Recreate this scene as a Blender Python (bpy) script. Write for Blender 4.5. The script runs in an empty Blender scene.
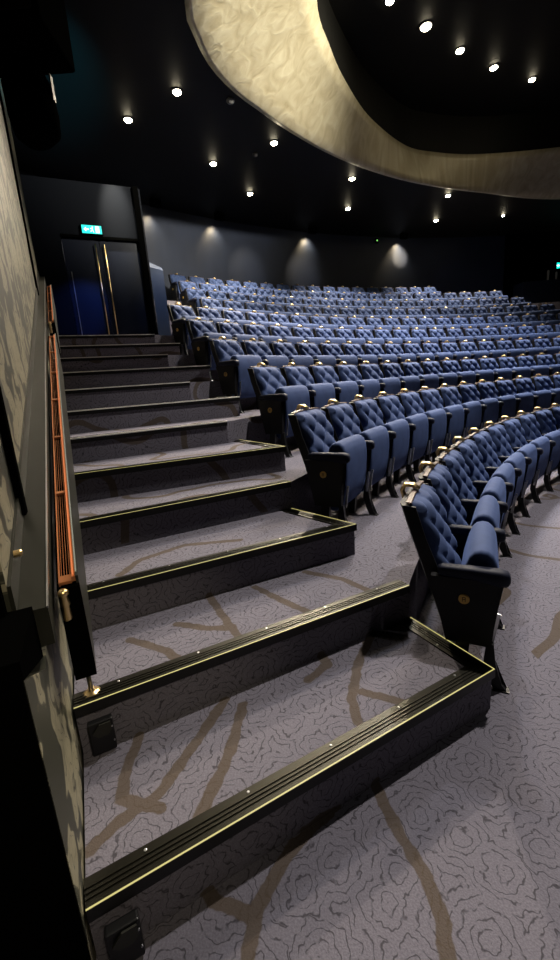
import bpy, bmesh, math, random
from mathutils import Vector, Matrix
random.seed(4)
C = bpy.context.scene
PI = math.pi

# ------------------------------------------------------------------ camera, world, exposure
cam_d = bpy.data.cameras.new('camera'); cam = bpy.data.objects.new('camera', cam_d)
C.collection.objects.link(cam); C.camera = cam
FPX = 418.7
cam_d.sensor_fit = 'VERTICAL'; cam_d.sensor_height = 36.0; cam_d.lens = 36.0 * FPX / 960.0
cam_d.clip_start = 0.02; cam_d.clip_end = 200
PITCH, ROLL, EYE = 0.22547, -0.07558, 1.4707
fw = Vector((0, math.cos(PITCH), -math.sin(PITCH)))
up0 = Vector((0, math.sin(PITCH), math.cos(PITCH))); rt0 = Vector((1, 0, 0))
cr, sr = math.cos(ROLL), math.sin(ROLL)
rt = rt0 * cr + up0 * sr; up = up0 * cr - rt0 * sr
cam.matrix_world = Matrix(((rt.x, up.x, -fw.x, 0), (rt.y, up.y, -fw.y, 0), (rt.z, up.z, -fw.z, EYE), (0, 0, 0, 1)))

w = bpy.data.worlds.new('world'); C.world = w; w.use_nodes = True
w.node_tree.nodes['Background'].inputs[0].default_value = (0.5, 0.6, 1.0, 1)
w.node_tree.nodes['Background'].inputs[1].default_value = 0.0022
C.view_settings.view_transform = 'Standard'; C.view_settings.look = 'None'
C.view_settings.gamma = 1.0; C.view_settings.use_curve_mapping = False
C.view_settings.exposure = 0.6
try:
    C.cycles.max_bounces = 4; C.cycles.diffuse_bounces = 1; C.cycles.sample_clamp_indirect = 3.0; C.cycles.use_denoising = True
    C.cycles.caustics_reflective = False; C.cycles.caustics_refractive = False
except Exception: pass

WARM = (1.0, 0.86, 0.66)
def spot(loc, target, energy, angle=60, blend=0.6, color=WARM, size=0.06, name='lamp_light'):
    l = bpy.data.lights.new(name, 'SPOT'); l.energy = energy; l.spot_size = math.radians(angle); l.spot_blend = blend
    l.color = color; l.shadow_soft_size = size
    o = bpy.data.objects.new(name, l); C.collection.objects.link(o); o.location = loc
    o.rotation_euler = (Vector(target) - Vector(loc)).to_track_quat('-Z', 'Y').to_euler()
    return o
# unseen spots: the first set by seat shadows, others added to brighten seats and floor
NEUT = (1.0, 0.93, 0.84)
spot((3.2, 3.9, 7.7), (1.0, 2.7, 0.2), 1500, 62, 0.7, NEUT, 0.10, 'unseen_stalls_light')
spot((7.5, 11.2, 7.7), (3.0, 5.5, 0.9), 380, 56, 0.8, NEUT, 0.10, 'unseen_stalls_light')
spot((9.5, 9.0, 7.7), (4.5, 8.5, 1.2), 190, 84, 0.9, (0.82, 0.88, 1.0), 0.12, 'unseen_stalls_light')
spot((8.0, 6.5, 7.7), (-0.3, 9.5, 2.8), 120, 46, 0.9, (0.82, 0.88, 1.0), 0.12, 'unseen_stalls_light')
spot((1.6, 4.2, 7.4), (1.5, 1.0, 0.0), 420, 50, 0.9, (0.80, 0.80, 1.0), 0.15, 'unseen_stalls_light')
spot((6.5, -0.5, 6.0), (0.95, 1.35, 0.1), 110, 24, 1.0, NEUT, 0.15, 'unseen_stalls_light')
spot((2.9, 8.2, 7.75), (2.3, 6.9, 0.9), 1300, 80, 0.8, (0.92, 0.95, 1.0), 0.12, 'oval_fill_light')  # fill added over the rows, without a fixture
spot((5.4, 10.4, 7.75), (5.0, 8.8, 0.9), 1500, 80, 0.8, (0.92, 0.95, 1.0), 0.12, 'oval_fill_light')
# unseen spots added inside the ceiling oval to brighten the gold fascia
spot((3.6, 3.6, 6.5), (0.2, 7.4, 6.7), 5200, 62, 0.9, (1.0, 0.93, 0.74), 0.15, 'fascia_fill_light')
spot((7.0, 7.0, 6.5), (3.6, 11.8, 6.6), 70, 90, 0.9, (1.0, 0.8, 0.5), 0.15, 'fascia_fill_light')
# unseen spots added to brighten the papered left wall
spot((0.1, 4.9, 5.7), (-1.5, 2.6, 1.7), 130, 60, 0.9, (1.0, 0.9, 0.7), 0.1, 'paper_fill_light')
spot((0.5, -0.6, 2.6), (-0.75, 1.15, 0.5), 75, 36, 0.9, (1.0, 0.85, 0.6), 0.1, 'paper_fill_light')

# ------------------------------------------------------------------ materials
def new_mat(name):
    m = bpy.data.materials.new(name); m.use_nodes = True
    return m, m.node_tree, m.node_tree.nodes['Principled BSDF']
def plain(name, col, rough=0.6, metal=0.0, spec=0.5, noise=0.0, scale=20, bump=0.0, sheen=0.0):
    if metal < 0.5: col = tuple(c*0.66 for c in col); spec *= 0.7
    m, t, b = new_mat(name)
    b.inputs['Base Color'].default_value = (*col, 1); b.inputs['Roughness'].default_value = rough
    b.inputs['Metallic'].default_value = metal; b.inputs['Specular IOR Level'].default_value = spec
    if sheen:
        b.inputs['Sheen Weight'].default_value = sheen; b.inputs['Sheen Roughness'].default_value = 0.4
        b.inputs['Sheen Tint'].default_value = (min(1, col[0]*5), min(1, col[1]*5), min(1, col[2]*5), 1)
    if noise or bump:
        tc = t.nodes.new('ShaderNodeTexCoord'); n = t.nodes.new('ShaderNodeTexNoise')
        n.inputs['Scale'].default_value = scale; n.inputs['Detail'].default_value = 4
        t.links.new(tc.outputs['Object'], n.inputs['Vector'])
        if noise:
            r = t.nodes.new('ShaderNodeValToRGB')
            r.color_ramp.elements[0].position = 0.3; r.color_ramp.elements[1].position = 0.7
            r.color_ramp.elements[0].color = (*[c*(1-noise) for c in col], 1); r.color_ramp.elements[1].color = (*[min(1, c*(1+noise)) for c in col], 1)
            t.links.new(n.outputs['Fac'], r.inputs['Fac']); t.links.new(r.outputs['Color'], b.inputs['Base Color'])
        if bump:
            bp = t.nodes.new('ShaderNodeBump'); bp.inputs['Strength'].default_value = bump; bp.inputs['Distance'].default_value = 0.01
            t.links.new(n.outputs['Fac'], bp.inputs['Height']); t.links.new(bp.outputs['Normal'], b.inputs['Normal'])
    return m
def glow(name, col, strength):
    m, t, b = new_mat(name)
    b.inputs['Base Color'].default_value = (0.02, 0.02, 0.02, 1)
    b.inputs['Emission Color'].default_value = (*col, 1); b.inputs['Emission Strength'].default_value = strength
    return m
def math_node(t, op, a=None, b=None, va=None, vb=None, clamp=False):
    n = t.nodes.new('ShaderNodeMath'); n.operation = op; n.use_clamp = clamp
    if a is not None: t.links.new(a, n.inputs[0])
    elif va is not None: n.inputs[0].default_value = va
    if b is not None: t.links.new(b, n.inputs[1])
    elif vb is not None: n.inputs[1].default_value = vb
    return n.outputs[0]
def smooth(t, val, lo, hi, inv=False):
    n = t.nodes.new('ShaderNodeMapRange'); n.interpolation_type = 'SMOOTHSTEP'
    t.links.new(val, n.inputs['Value']); n.inputs['From Min'].default_value = lo; n.inputs['From Max'].default_value = hi
    if inv: n.inputs['To Min'].default_value = 1; n.inputs['To Max'].default_value = 0
    return n.outputs['Result']
def mixc(t, fac, c1, c2):
    n = t.nodes.new('ShaderNodeMix'); n.data_type = 'RGBA'
    t.links.new(fac, n.inputs[0])
    for i, c in ((6, c1), (7, c2)):
        if isinstance(c, tuple): n.inputs[i].default_value = (*c, 1)
        else: t.links.new(c, n.inputs[i])
    return n.outputs[2]

# woven ribbons of the carpet near the bottom steps, as segments on the floor and treads
RIBS = [ ((0.258, 1.338, 0.0), (0.274, 1.215, 0.0)), ((0.274, 1.215, 0.0), (0.309, 1.065, 0.0)), ((0.309, 1.065, 0.0), (0.35, 0.944, 0.0)), ((0.35, 0.944, 0.0), (0.355, 0.837, 0.0)), ((0.355, 0.837, 0.0), (0.333, 0.757, 0.0)), ((0.108, 1.19, 0.0), (-0.058, 1.054, 0.0)), ((-0.058, 1.054, 0.0), (-0.157, 0.914, 0.0)), ((-0.157, 0.914, 0.0), (-0.184, 0.786, 0.0)), ((-0.366, 0.996, 0.0), (-0.286, 0.934, 0.0)), ((-0.286, 0.934, 0.0), (-0.18, 0.891, 0.0)), ((0.427, 1.932, 0.195), (0.296, 1.691, 0.195)), ((0.296, 1.691, 0.195), (0.225, 1.46, 0.195)), ((0.225, 1.46, 0.195), (0.227, 1.345, 0.195)), ((0.274, 1.5, 0.195), (0.396, 1.442, 0.195)), ((0.396, 1.442, 0.195), (0.495, 1.379, 0.195)), ((-0.015, 1.803, 0.195), (0.121, 1.787, 0.195)), ((0.121, 1.787, 0.195), (0.157, 1.693, 0.195)), ((0.157, 1.693, 0.195), (0.056, 1.597, 0.195)), ((-0.222, 1.478, 0.195), (-0.253, 1.254, 0.195)), ((-0.253, 1.254, 0.195), (-0.324, 1.033, 0.195)), ((-0.3, 1.514, 0.195), (-0.386, 1.309, 0.195)), ((-0.386, 1.309, 0.195), (-0.475, 1.11, 0.195)), ((-0.475, 1.11, 0.195), (-0.577, 1.031, 0.195)), ((-0.577, 1.031, 0.195), (-0.631, 0.955, 0.195)), ((-0.612, 1.362, 0.195), (-0.615, 1.193, 0.195)), ((-0.615, 1.193, 0.195), (-0.59, 1.102, 0.195)), ((-0.59, 1.102, 0.195), (-0.457, 1.065, 0.195)), ((-0.461, 2.133, 0.39), (-0.333, 1.857, 0.39)), ((-0.333, 1.857, 0.39), (-0.219, 1.63, 0.39)), ((-0.538, 1.806, 0.39), (-0.405, 1.754, 0.39)), ((-0.405, 1.754, 0.39), (-0.282, 1.738, 0.39)), ((-0.182, 2.124, 0.39), (-0.031, 1.948, 0.39)), ((-0.031, 1.948, 0.39), (0.117, 1.794, 0.39)), ((0.105, 2.263, 0.39), (0.308, 2.139, 0.39)), ((0.308, 2.139, 0.39), (0.425, 1.972, 0.39)), ((-0.734, 1.702, 0.39), (-0.55, 1.606, 0.39)), ((-0.55, 1.606, 0.39), (-0.392, 1.447, 0.39)), ((-0.687, 1.954, 0.585), (-0.49, 1.978, 0.585)), ((-0.49, 1.978, 0.585), (-0.274, 2.128, 0.585)), ((-0.848, 1.981, 0.585), (-0.801, 2.159, 0.585)), ((-0.801, 2.159, 0.585), (-0.589, 2.337, 0.585)), ((-0.589, 2.337, 0.585), (-0.264, 2.351, 0.585)) ]
def carpet_mat():
    m, t, b = new_mat('rose_carpet'); L = t.links
    g = t.nodes.new('ShaderNodeNewGeometry')
    sp = t.nodes.new('ShaderNodeSeparateXYZ'); L.new(g.outputs['Position'], sp.inputs[0])
    sn = t.nodes.new('ShaderNodeSeparateXYZ'); L.new(g.outputs['Normal'], sn.inputs[0])
    top = math_node(t, 'GREATER_THAN', math_node(t, 'ABSOLUTE', sn.outputs[2]), vb=0.5)
    u = math_node(t, 'ADD', math_node(t, 'MULTIPLY', sp.outputs[0], vb=0.895), math_node(t, 'MULTIPLY', sp.outputs[1], vb=0.446))
    v = math_node(t, 'ADD', math_node(t, 'MULTIPLY', sp.outputs[0], vb=-0.446), math_node(t, 'MULTIPLY', sp.outputs[1], vb=0.895))
    mv = t.nodes.new('ShaderNodeMix'); L.new(top, mv.inputs[0]); L.new(sp.outputs[2], mv.inputs[2]); L.new(v, mv.inputs[3])
    cb = t.nodes.new('ShaderNodeCombineXYZ'); L.new(u, cb.inputs[0]); L.new(mv.outputs[0], cb.inputs[1])
    P = cb.outputs[0]
    # wobble the coordinates
    nz = t.nodes.new('ShaderNodeTexNoise'); nz.noise_dimensions = '2D'; nz.inputs['Scale'].default_value = 20; nz.inputs['Detail'].default_value = 2
    L.new(P, nz.inputs['Vector'])
    sub = t.nodes.new('ShaderNodeVectorMath'); sub.operation = 'SUBTRACT'; L.new(nz.outputs['Color'], sub.inputs[0]); sub.inputs[1].default_value = (0.5, 0.5, 0.5)
    sc = t.nodes.new('ShaderNodeVectorMath'); sc.operation = 'SCALE'; L.new(sub.outputs[0], sc.inputs[0]); sc.inputs['Scale'].default_value = 0.052
    ad = t.nodes.new('ShaderNodeVectorMath'); ad.operation = 'ADD'; L.new(P, ad.inputs[0]); L.new(sc.outputs[0], ad.inputs[1])
    def rings(scale, freq, lo, hi):
        vo = t.nodes.new('ShaderNodeTexVoronoi'); vo.voronoi_dimensions = '2D'; vo.inputs['Scale'].default_value = scale
        vo.inputs['Randomness'].default_value = 0.75
        L.new(ad.outputs[0], vo.inputs['Vector'])
        s = math_node(t, 'SINE', math_node(t, 'MULTIPLY', vo.outputs['Distance'], vb=freq))
        return smooth(t, math_node(t, 'ABSOLUTE', s), lo, hi, inv=True)
    r1 = rings(6.0, 20.0, 0.04, 0.42)
    line = r1
    n2 = t.nodes.new('ShaderNodeTexNoise'); n2.noise_dimensions = '2D'; n2.inputs['Scale'].default_value = 34; n2.inputs['Detail'].default_value = 2
    L.new(P, n2.inputs['Vector'])
    brk = smooth(t, n2.outputs['Fac'], 0.26, 0.5)
    line = math_node(t, 'MULTIPLY', line, brk)
    # yarn speckle
    n3 = t.nodes.new('ShaderNodeTexNoise'); n3.noise_dimensions = '3D'; n3.inputs['Scale'].default_value = 170; n3.inputs['Detail'].default_value = 1
    L.new(g.outputs['Position'], n3.inputs['Vector'])
    base = mixc(t, n3.outputs['Fac'], (0.080, 0.0755, 0.0975), (0.166, 0.157, 0.190))
    col = mixc(t, math_node(t, 'MULTIPLY', line, vb=0.78), base, (0.0264, 0.0244, 0.029))
    # brown winding ribbons
    def nz_at(off):
        mp = t.nodes.new('ShaderNodeMapping'); mp.inputs['Location'].default_value = (3.3+off[0], 1.2+off[1], 0)
        n4 = t.nodes.new('ShaderNodeTexNoise'); n4.noise_dimensions = '2D'; n4.inputs['Scale'].default_value = 1.25; n4.inputs['Detail'].default_value = 1.0
        L.new(P, mp.inputs['Vector']); L.new(mp.outputs[0], n4.inputs['Vector']); return n4.outputs['Fac']
    h_ = 0.02; f0, fx, fy = nz_at((0, 0)), nz_at((h_, 0)), nz_at((0, h_))
    gx = math_node(t, 'SUBTRACT', fx, f0); gy = math_node(t, 'SUBTRACT', fy, f0)
    gl = math_node(t, 'SQRT', math_node(t, 'ADD', math_node(t, 'ADD', math_node(t, 'MULTIPLY', gx, gx), math_node(t, 'MULTIPLY', gy, gy)), vb=1e-6))
    dist = math_node(t, 'DIVIDE', math_node(t, 'ABSOLUTE', math_node(t, 'SUBTRACT', f0, vb=0.52)), gl)   # in units of h_
    rib = smooth(t, dist, 1.15, 1.4, inv=True)
    far = math_node(t, 'MAXIMUM', math_node(t, 'GREATER_THAN', sp.outputs[2], vb=0.60), math_node(t, 'GREATER_THAN', sp.outputs[0], vb=1.25))
    rib = math_node(t, 'MULTIPLY', rib, far)
    w3 = t.nodes.new('ShaderNodeVectorMath'); w3.operation = 'SCALE'; L.new(sub.outputs[0], w3.inputs[0]); w3.inputs['Scale'].default_value = 0.02
    p3 = t.nodes.new('ShaderNodeVectorMath'); p3.operation = 'ADD'; L.new(g.outputs['Position'], p3.inputs[0]); L.new(w3.outputs[0], p3.inputs[1])
    dm = None
    for A, B in RIBS:
        ba = Vector(B)-Vector(A)
        pa = t.nodes.new('ShaderNodeVectorMath'); pa.operation = 'SUBTRACT'; L.new(p3.outputs[0], pa.inputs[0]); pa.inputs[1].default_value = A
        dt = t.nodes.new('ShaderNodeVectorMath'); dt.operation = 'DOT_PRODUCT'; L.new(pa.outputs[0], dt.inputs[0]); dt.inputs[1].default_value = ba/ba.length_squared
        h = math_node(t, 'ADD', dt.outputs['Value'], vb=0.0, clamp=True)
        bs = t.nodes.new('ShaderNodeVectorMath'); bs.operation = 'SCALE'; bs.inputs[0].default_value = ba; L.new(h, bs.inputs['Scale'])
        df = t.nodes.new('ShaderNodeVectorMath'); df.operation = 'DISTANCE'; L.new(pa.outputs[0], df.inputs[0]); L.new(bs.outputs[0], df.inputs[1])
        dm = df.outputs['Value'] if dm is None else math_node(t, 'MINIMUM', dm, df.outputs['Value'])
    rib = math_node(t, 'MAXIMUM', rib, smooth(t, dm, 0.018, 0.024, inv=True))
    rib = math_node(t, 'MULTIPLY', rib, vb=0.85)
    col = mixc(t, rib, col, (0.066, 0.0502, 0.037))
    L.new(col, b.inputs['Base Color']); b.inputs['Roughness'].default_value = 0.95; b.inputs['Specular IOR Level'].default_value = 0.1
    bp = t.nodes.new('ShaderNodeBump'); bp.inputs['Strength'].default_value = 0.35; bp.inputs['Distance'].default_value = 0.004
    L.new(n3.outputs['Fac'], bp.inputs['Height']); L.new(bp.outputs['Normal'], b.inputs['Normal'])
    return m
def wallpaper_mat():
    m, t, b = new_mat('damask_wallpaper'); L = t.links
    g = t.nodes.new('ShaderNodeNewGeometry')
    sp = t.nodes.new('ShaderNodeSeparateXYZ'); L.new(g.outputs['Position'], sp.inputs[0])
    s = math_node(t, 'ADD', math_node(t, 'MULTIPLY', sp.outputs[0], vb=-0.413), math_node(t, 'MULTIPLY', sp.outputs[1], vb=0.911))
    cb = t.nodes.new('ShaderNodeCombineXYZ'); L.new(s, cb.inputs[0]); L.new(sp.outputs[2], cb.inputs[1])
    nz = t.nodes.new('ShaderNodeTexNoise'); nz.noise_dimensions = '2D'; nz.inputs['Scale'].default_value = 5; nz.inputs['Detail'].default_value = 2
    L.new(cb.outputs[0], nz.inputs['Vector'])
    sub = t.nodes.new('ShaderNodeVectorMath'); sub.operation = 'SUBTRACT'; L.new(nz.outputs['Color'], sub.inputs[0]); sub.inputs[1].default_value = (0.5, 0.5, 0.5)
    sc = t.nodes.new('ShaderNodeVectorMath'); sc.operation = 'SCALE'; L.new(sub.outputs[0], sc.inputs[0]); sc.inputs['Scale'].default_value = 0.35
    ad = t.nodes.new('ShaderNodeVectorMath'); ad.operation = 'ADD'; L.new(cb.outputs[0], ad.inputs[0]); L.new(sc.outputs[0], ad.inputs[1])
    mp = t.nodes.new('ShaderNodeMapping'); mp.inputs['Scale'].default_value = (8.5, 2.9, 1); L.new(ad.outputs[0], mp.inputs['Vector'])
    vo = t.nodes.new('ShaderNodeTexVoronoi'); vo.voronoi_dimensions = '2D'; vo.feature = 'SMOOTH_F1'; vo.inputs['Scale'].default_value = 1; vo.inputs['Smoothness'].default_value = 0.15
    L.new(mp.outputs[0], vo.inputs['Vector'])
    blob = smooth(t, vo.outputs['Distance'], 0.40, 0.46, inv=True)
    w2 = math_node(t, 'ABSOLUTE', math_node(t, 'SINE', math_node(t, 'MULTIPLY', vo.outputs['Distance'], vb=15.0)))
    vein = smooth(t, w2, 0.08, 0.22)
    fac = math_node(t, 'MULTIPLY', blob, vein)
    n5 = t.nodes.new('ShaderNodeTexNoise'); n5.inputs['Scale'].default_value = 60; L.new(g.outputs['Position'], n5.inputs['Vector'])
    silver = mixc(t, n5.outputs['Fac'], (0.1122, 0.1023, 0.066), (0.2376, 0.2178, 0.1518))
    L.new(mixc(t, fac, (0.0211, 0.0218, 0.0145), silver), b.inputs['Base Color'])
    b.inputs['Roughness'].default_value = 0.5
    return m
def fascia_mat():
    m, t, b = new_mat('gold_leaf_plaster'); L = t.links
    tc = t.nodes.new('ShaderNodeTexCoord')
    mp = t.nodes.new('ShaderNodeMapping'); mp.inputs['Scale'].default_value = (2.6, 2.6, 0.25); L.new(tc.outputs['Object'], mp.inputs['Vector'])
    n = t.nodes.new('ShaderNodeTexNoise'); n.inputs['Scale'].default_value = 1.6; n.inputs['Detail'].default_value = 4; n.inputs['Distortion'].default_value = 1.4
    L.new(mp.outputs[0], n.inputs['Vector'])
    r = t.nodes.new('ShaderNodeValToRGB'); r.color_ramp.elements[0].position = 0.2; r.color_ramp.elements[1].position = 0.75
    r.color_ramp.elements[0].color = (0.2376, 0.198, 0.1188, 1); r.color_ramp.elements[1].color = (0.4092, 0.3696, 0.264, 1)
    L.new(n.outputs['Fac'], r.inputs['Fac']); L.new(r.outputs['Color'], b.inputs['Base Color'])
    b.inputs['Roughness'].default_value = 0.45; b.inputs['Metallic'].default_value = 0.35
    bp = t.nodes.new('ShaderNodeBump'); bp.inputs['Strength'].default_value = 0.28; bp.inputs['Distance'].default_value = 0.04
    L.new(n.outputs['Fac'], bp.inputs['Height']); L.new(bp.outputs['Normal'], b.inputs['Normal'])
    return m

M = dict(
    carpet=carpet_mat(), paper=wallpaper_mat(), gold=fascia_mat(),
    velvet=plain('navy_velvet', (0.052, 0.082, 0.195), 0.8, noise=0.18, scale=9, sheen=0.2, spec=0.2),
    arm=plain('dark_navy_vinyl', (0.006, 0.009, 0.028), 0.6, spec=0.25),
    shell=plain('black_shell', (0.006, 0.006, 0.008), 0.5, spec=0.3),
    iron=plain('black_iron', (0.008, 0.008, 0.009), 0.4, spec=0.4),
    wood=plain('red_brown_wood', (0.060, 0.026, 0.014), 0.4, noise=0.3, scale=30),
    brass=plain('brass', (0.85, 0.62, 0.30), 0.28, metal=1.0),
    chrome=plain('grey_steel', (0.6, 0.6, 0.62), 0.3, metal=1.0),
    plaque=plain('gold_plaque', (0.75, 0.48, 0.12), 0.45, metal=0.3),
    ceil=plain('black_ceiling_paint', (0.005, 0.0048, 0.0042), 0.55, spec=0.15),
    black=plain('black_paint', (0.0018, 0.0018, 0.0018), 0.95, spec=0.0),
    navywall=plain('navy_wall_paint', (0.008, 0.015, 0.040), 0.5, noise=0.15, scale=1.5, spec=0.5),
    doorwall=plain('black_blue_wall_paint', (0.0035, 0.0048, 0.009), 0.6, spec=0.06),
    olive=plain('dark_olive_paint', (0.017, 0.0175, 0.012), 0.45, noise=0.1, scale=4),
    nosing=plain('ribbed_black_metal', (0.014, 0.013, 0.009), 0.36, metal=0.8),
    copper=plain('copper_frame', (0.75, 0.30, 0.13), 0.3, metal=0.8),
    edge=plain('lit_edge_tint', (0.95, 0.92, 0.85), 0.5),  # pale colour stands in for lit treads at the upper nosings
    line=glow('nosing_light_line', (1.0, 0.88, 0.30), 0.42),
    led=glow('copper_led_line', (1.0, 0.25, 0.07), 0.55),
    ledpale=glow('pale_led_line', (0.8, 0.8, 0.6), 0.18),
    lamp=glow('lamp_lens', (1.0, 0.88, 0.62), 40.0),
    exitg=glow('exit_sign_green', (0.0, 0.80, 0.66), 1.0),
    exitw=glow('exit_sign_white', (0.75, 1.0, 0.95), 1.5),
    greenled=glow('green_indicator', (0.3, 1.0, 0.2), 0.45),
    door=plain('navy_door_paint', (0.006, 0.010, 0.026), 0.35, spec=0.3),
    white=plain('white_plastic', (0.5, 0.5, 0.5), 0.5),
)

# ------------------------------------------------------------------ mesh helpers
def obj(name, bm, mat, parent=None, smooth_=False, loc=None, rotz=None):
    bmesh.ops.recalc_face_normals(bm, faces=bm.faces)
    me = bpy.data.meshes.new(name); bm.to_mesh(me); bm.free()
    if smooth_:
        for p in me.polygons: p.use_smooth = True
    me.materials.append(mat)
    o = bpy.data.objects.new(name, me); C.collection.objects.link(o)
    if parent is not None: o.parent = parent
    if loc is not None: o.location = loc
    if rotz is not None: o.rotation_euler = (0, 0, rotz)
    return o
def thing(name, label, cat, loc=(0, 0, 0), rotz=0, group=None):
    o = bpy.data.objects.new(name, None); C.collection.objects.link(o); o.empty_display_size = 0.1
    o.location = loc; o.rotation_euler = (0, 0, rotz); tag(o, label, cat, group); return o
def tag(o, label, cat, group=None):
    o['label'] = label; o['category'] = cat
    if group: o['group'] = group
    return o
def struct(name, bm, mat, label=None):
    o = obj(name, bm, mat); o['kind'] = 'structure'
    if label: o['label'] = label
    return o
def add_prism(bm, pts, z0, z1):
    """pts: list of (x, y); z0, z1 floats or lists"""
    n = len(pts)
    Z0 = z0 if isinstance(z0, (list, tuple)) else [z0]*n; Z1 = z1 if isinstance(z1, (list, tuple)) else [z1]*n
    a = [bm.verts.new((p[0], p[1], Z0[i])) for i, p in enumerate(pts)]
    b = [bm.verts.new((p[0], p[1], Z1[i])) for i, p in enumerate(pts)]
    f1 = bm.faces.new(a[::-1]); f2 = bm.faces.new(b)
    for i in range(n): bm.faces.new((a[i], a[(i+1) % n], b[(i+1) % n], b[i]))
    if n > 4: bmesh.ops.triangulate(bm, faces=[f1, f2])
def add_loft(bm, A, B, caps=True):
    """two closed loops of 3D points with equal counts"""
    n = len(A); a = [bm.verts.new(p) for p in A]; b = [bm.verts.new(p) for p in B]
    if caps: bm.faces.new(a[::-1]); bm.faces.new(b)
    for i in range(n): bm.faces.new((a[i], a[(i+1) % n], b[(i+1) % n], b[i]))
def add_box(bm, c, s, rot=None):
    r = bmesh.ops.create_cube(bm, size=1.0)
    for v in r['verts']:
        p = Vector((v.co.x*s[0], v.co.y*s[1], v.co.z*s[2]))
        if rot is not None: p = rot @ p
        v.co = p + Vector(c)
    return r['verts']
def bevel(bm, w_, seg=2):
    bmesh.ops.bevel(bm, geom=bm.edges[:] , offset=w_, segments=seg, profile=0.6, affect='EDGES', clamp_overlap=True)
def add_tube(bm, pts, rad, n=8, caps=True):
    rings = []; pts = [Vector(p) for p in pts]
    rads = rad if isinstance(rad, (list, tuple)) else [rad]*len(pts)
    for i, p in enumerate(pts):
        d = (pts[min(i+1, len(pts)-1)] - pts[max(i-1, 0)]).normalized()
        h = Vector((0, 0, 1)) if abs(d.z) < 0.9 else Vector((1, 0, 0))
        u = d.cross(h).normalized(); v = d.cross(u).normalized()
        rings.append([bm.verts.new(p + (u*math.cos(2*PI*k/n) + v*math.sin(2*PI*k/n))*rads[i]) for k in range(n)])
    for a, b in zip(rings, rings[1:]):
        for k in range(n): bm.faces.new((a[k], a[(k+1) % n], b[(k+1) % n], b[k]))
    if caps: bm.faces.new(rings[0][::-1]); bm.faces.new(rings[-1])
def add_lathe(bm, prof, c=(0, 0, 0), n=20, axis='z'):
    rings = []
    for r, h in prof:
        ring = []
        for k in range(n):
            x, y = r*math.cos(2*PI*k/n), r*math.sin(2*PI*k/n)
            p = (x, y, h) if axis == 'z' else ((h, x, y) if axis == 'x' else (x, h, y))
            ring.append(bm.verts.new(Vector(c) + Vector(p)))
        rings.append(ring)
    for a, b in zip(rings, rings[1:]):
        for k in range(n): bm.faces.new((a[k], a[(k+1) % n], b[(k+1) % n], b[k]))
    bm.faces.new(rings[0]); bm.faces.new(rings[-1])

# ------------------------------------------------------------------ layout numbers
RISE = 0.195; TIER = 0.39
L0 = Vector((-0.58, 0.81)); WSTEP = Vector((-0.22, 0.485)); WH = WSTEP.normalized(); NE = Vector((WH.y, -WH.x))
NN = Vector((0.895, 0.446)).normalized()
CEN = Vector((10.035, -2.570)); R0 = 10.43; DR = 0.932; SP = 0.5646
def lw(i, e=0.0): p = L0 + WSTEP*i + NE*e; return p          # i=0 is the bottom nosing
def nz(i): return RISE*(i+1)                                  # nosing line height
def edge_r(k): return 10.46 + 0.915*(k-1)                      # front edge of tier k (1..)
def arc(R, a): return Vector((CEN.x + R*math.cos(math.radians(a)), CEN.y + R*math.sin(math.radians(a))))
def hit_arc(P, d, R):
    A = d.dot(d); B = 2*d.dot(P-CEN); Cc = (P-CEN).dot(P-CEN)-R*R
    t = (-B - math.sqrt(B*B-4*A*Cc))/2/A
    if t < 0: t = (-B + math.sqrt(B*B-4*A*Cc))/2/A
    return P + d*t
def hit_in(P, d, R):      # first crossing going along d from outside the circle
    A = d.dot(d); B = 2*d.dot(P-CEN); Cc = (P-CEN).dot(P-CEN)-R*R
    return P + d*((-B - math.sqrt(B*B-4*A*Cc))/2/A)
def ang(P): return math.degrees(math.atan2(P.y-CEN.y, P.x-CEN.x))
ZC = 6.2; RW = 19.6; A_END = 60

# ------------------------------------------------------------------ floor and tiers
bm = bmesh.new(); add_prism(bm, [(-14, -6), (26, -6), (26, 24), (-14, 24)], -0.2, 0.0); struct('floor', bm, M['carpet'])
even_end = {}
farL = lw(30)
for k in range(1, 7):
    i = 2*k-1
    P = lw(i, 0.0); E = hit_in(P, NN, edge_r(k)); even_end[2*k] = E
    a0 = ang(E); pts = [P, E]
    n = 40
    for j in range(1, n+1): pts.append(arc(edge_r(k), a0 + (A_END-a0)*j/n))
    for j in range(n+1): pts.append(arc(RW+0.3, A_END + (128-A_END)*j/n))
    pts.append(lw(22, 0.0))
    bm = bmesh.new(); add_prism(bm, pts, TIER*(k-1), TIER*k); struct('floor', bm, M['carpet'])
# upper tiers start at the side stair beyond the door block
S0, S1 = Vector((-1.98, 8.25)), Vector((-3.9, 12.55))
SD = (S1-S0).normalized()
for k in range(7, 10):
    E = hit_arc(S0 - SD*2, SD, edge_r(k))
    a0 = ang(E); pts = []
    n = 40
    for j in range(n+1): pts.append(arc(edge_r(k), a0 + (A_END-a0)*j/n))
    for j in range(n+1): pts.append(arc(RW+0.3, A_END + (132-A_END)*j/n))
    pts.append(hit_arc(S0-SD*2, SD, RW+0.2))
    bm = bmesh.new(); add_prism(bm, pts, TIER*(k-1), TIER*k); struct('floor', bm, M['carpet'])

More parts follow.
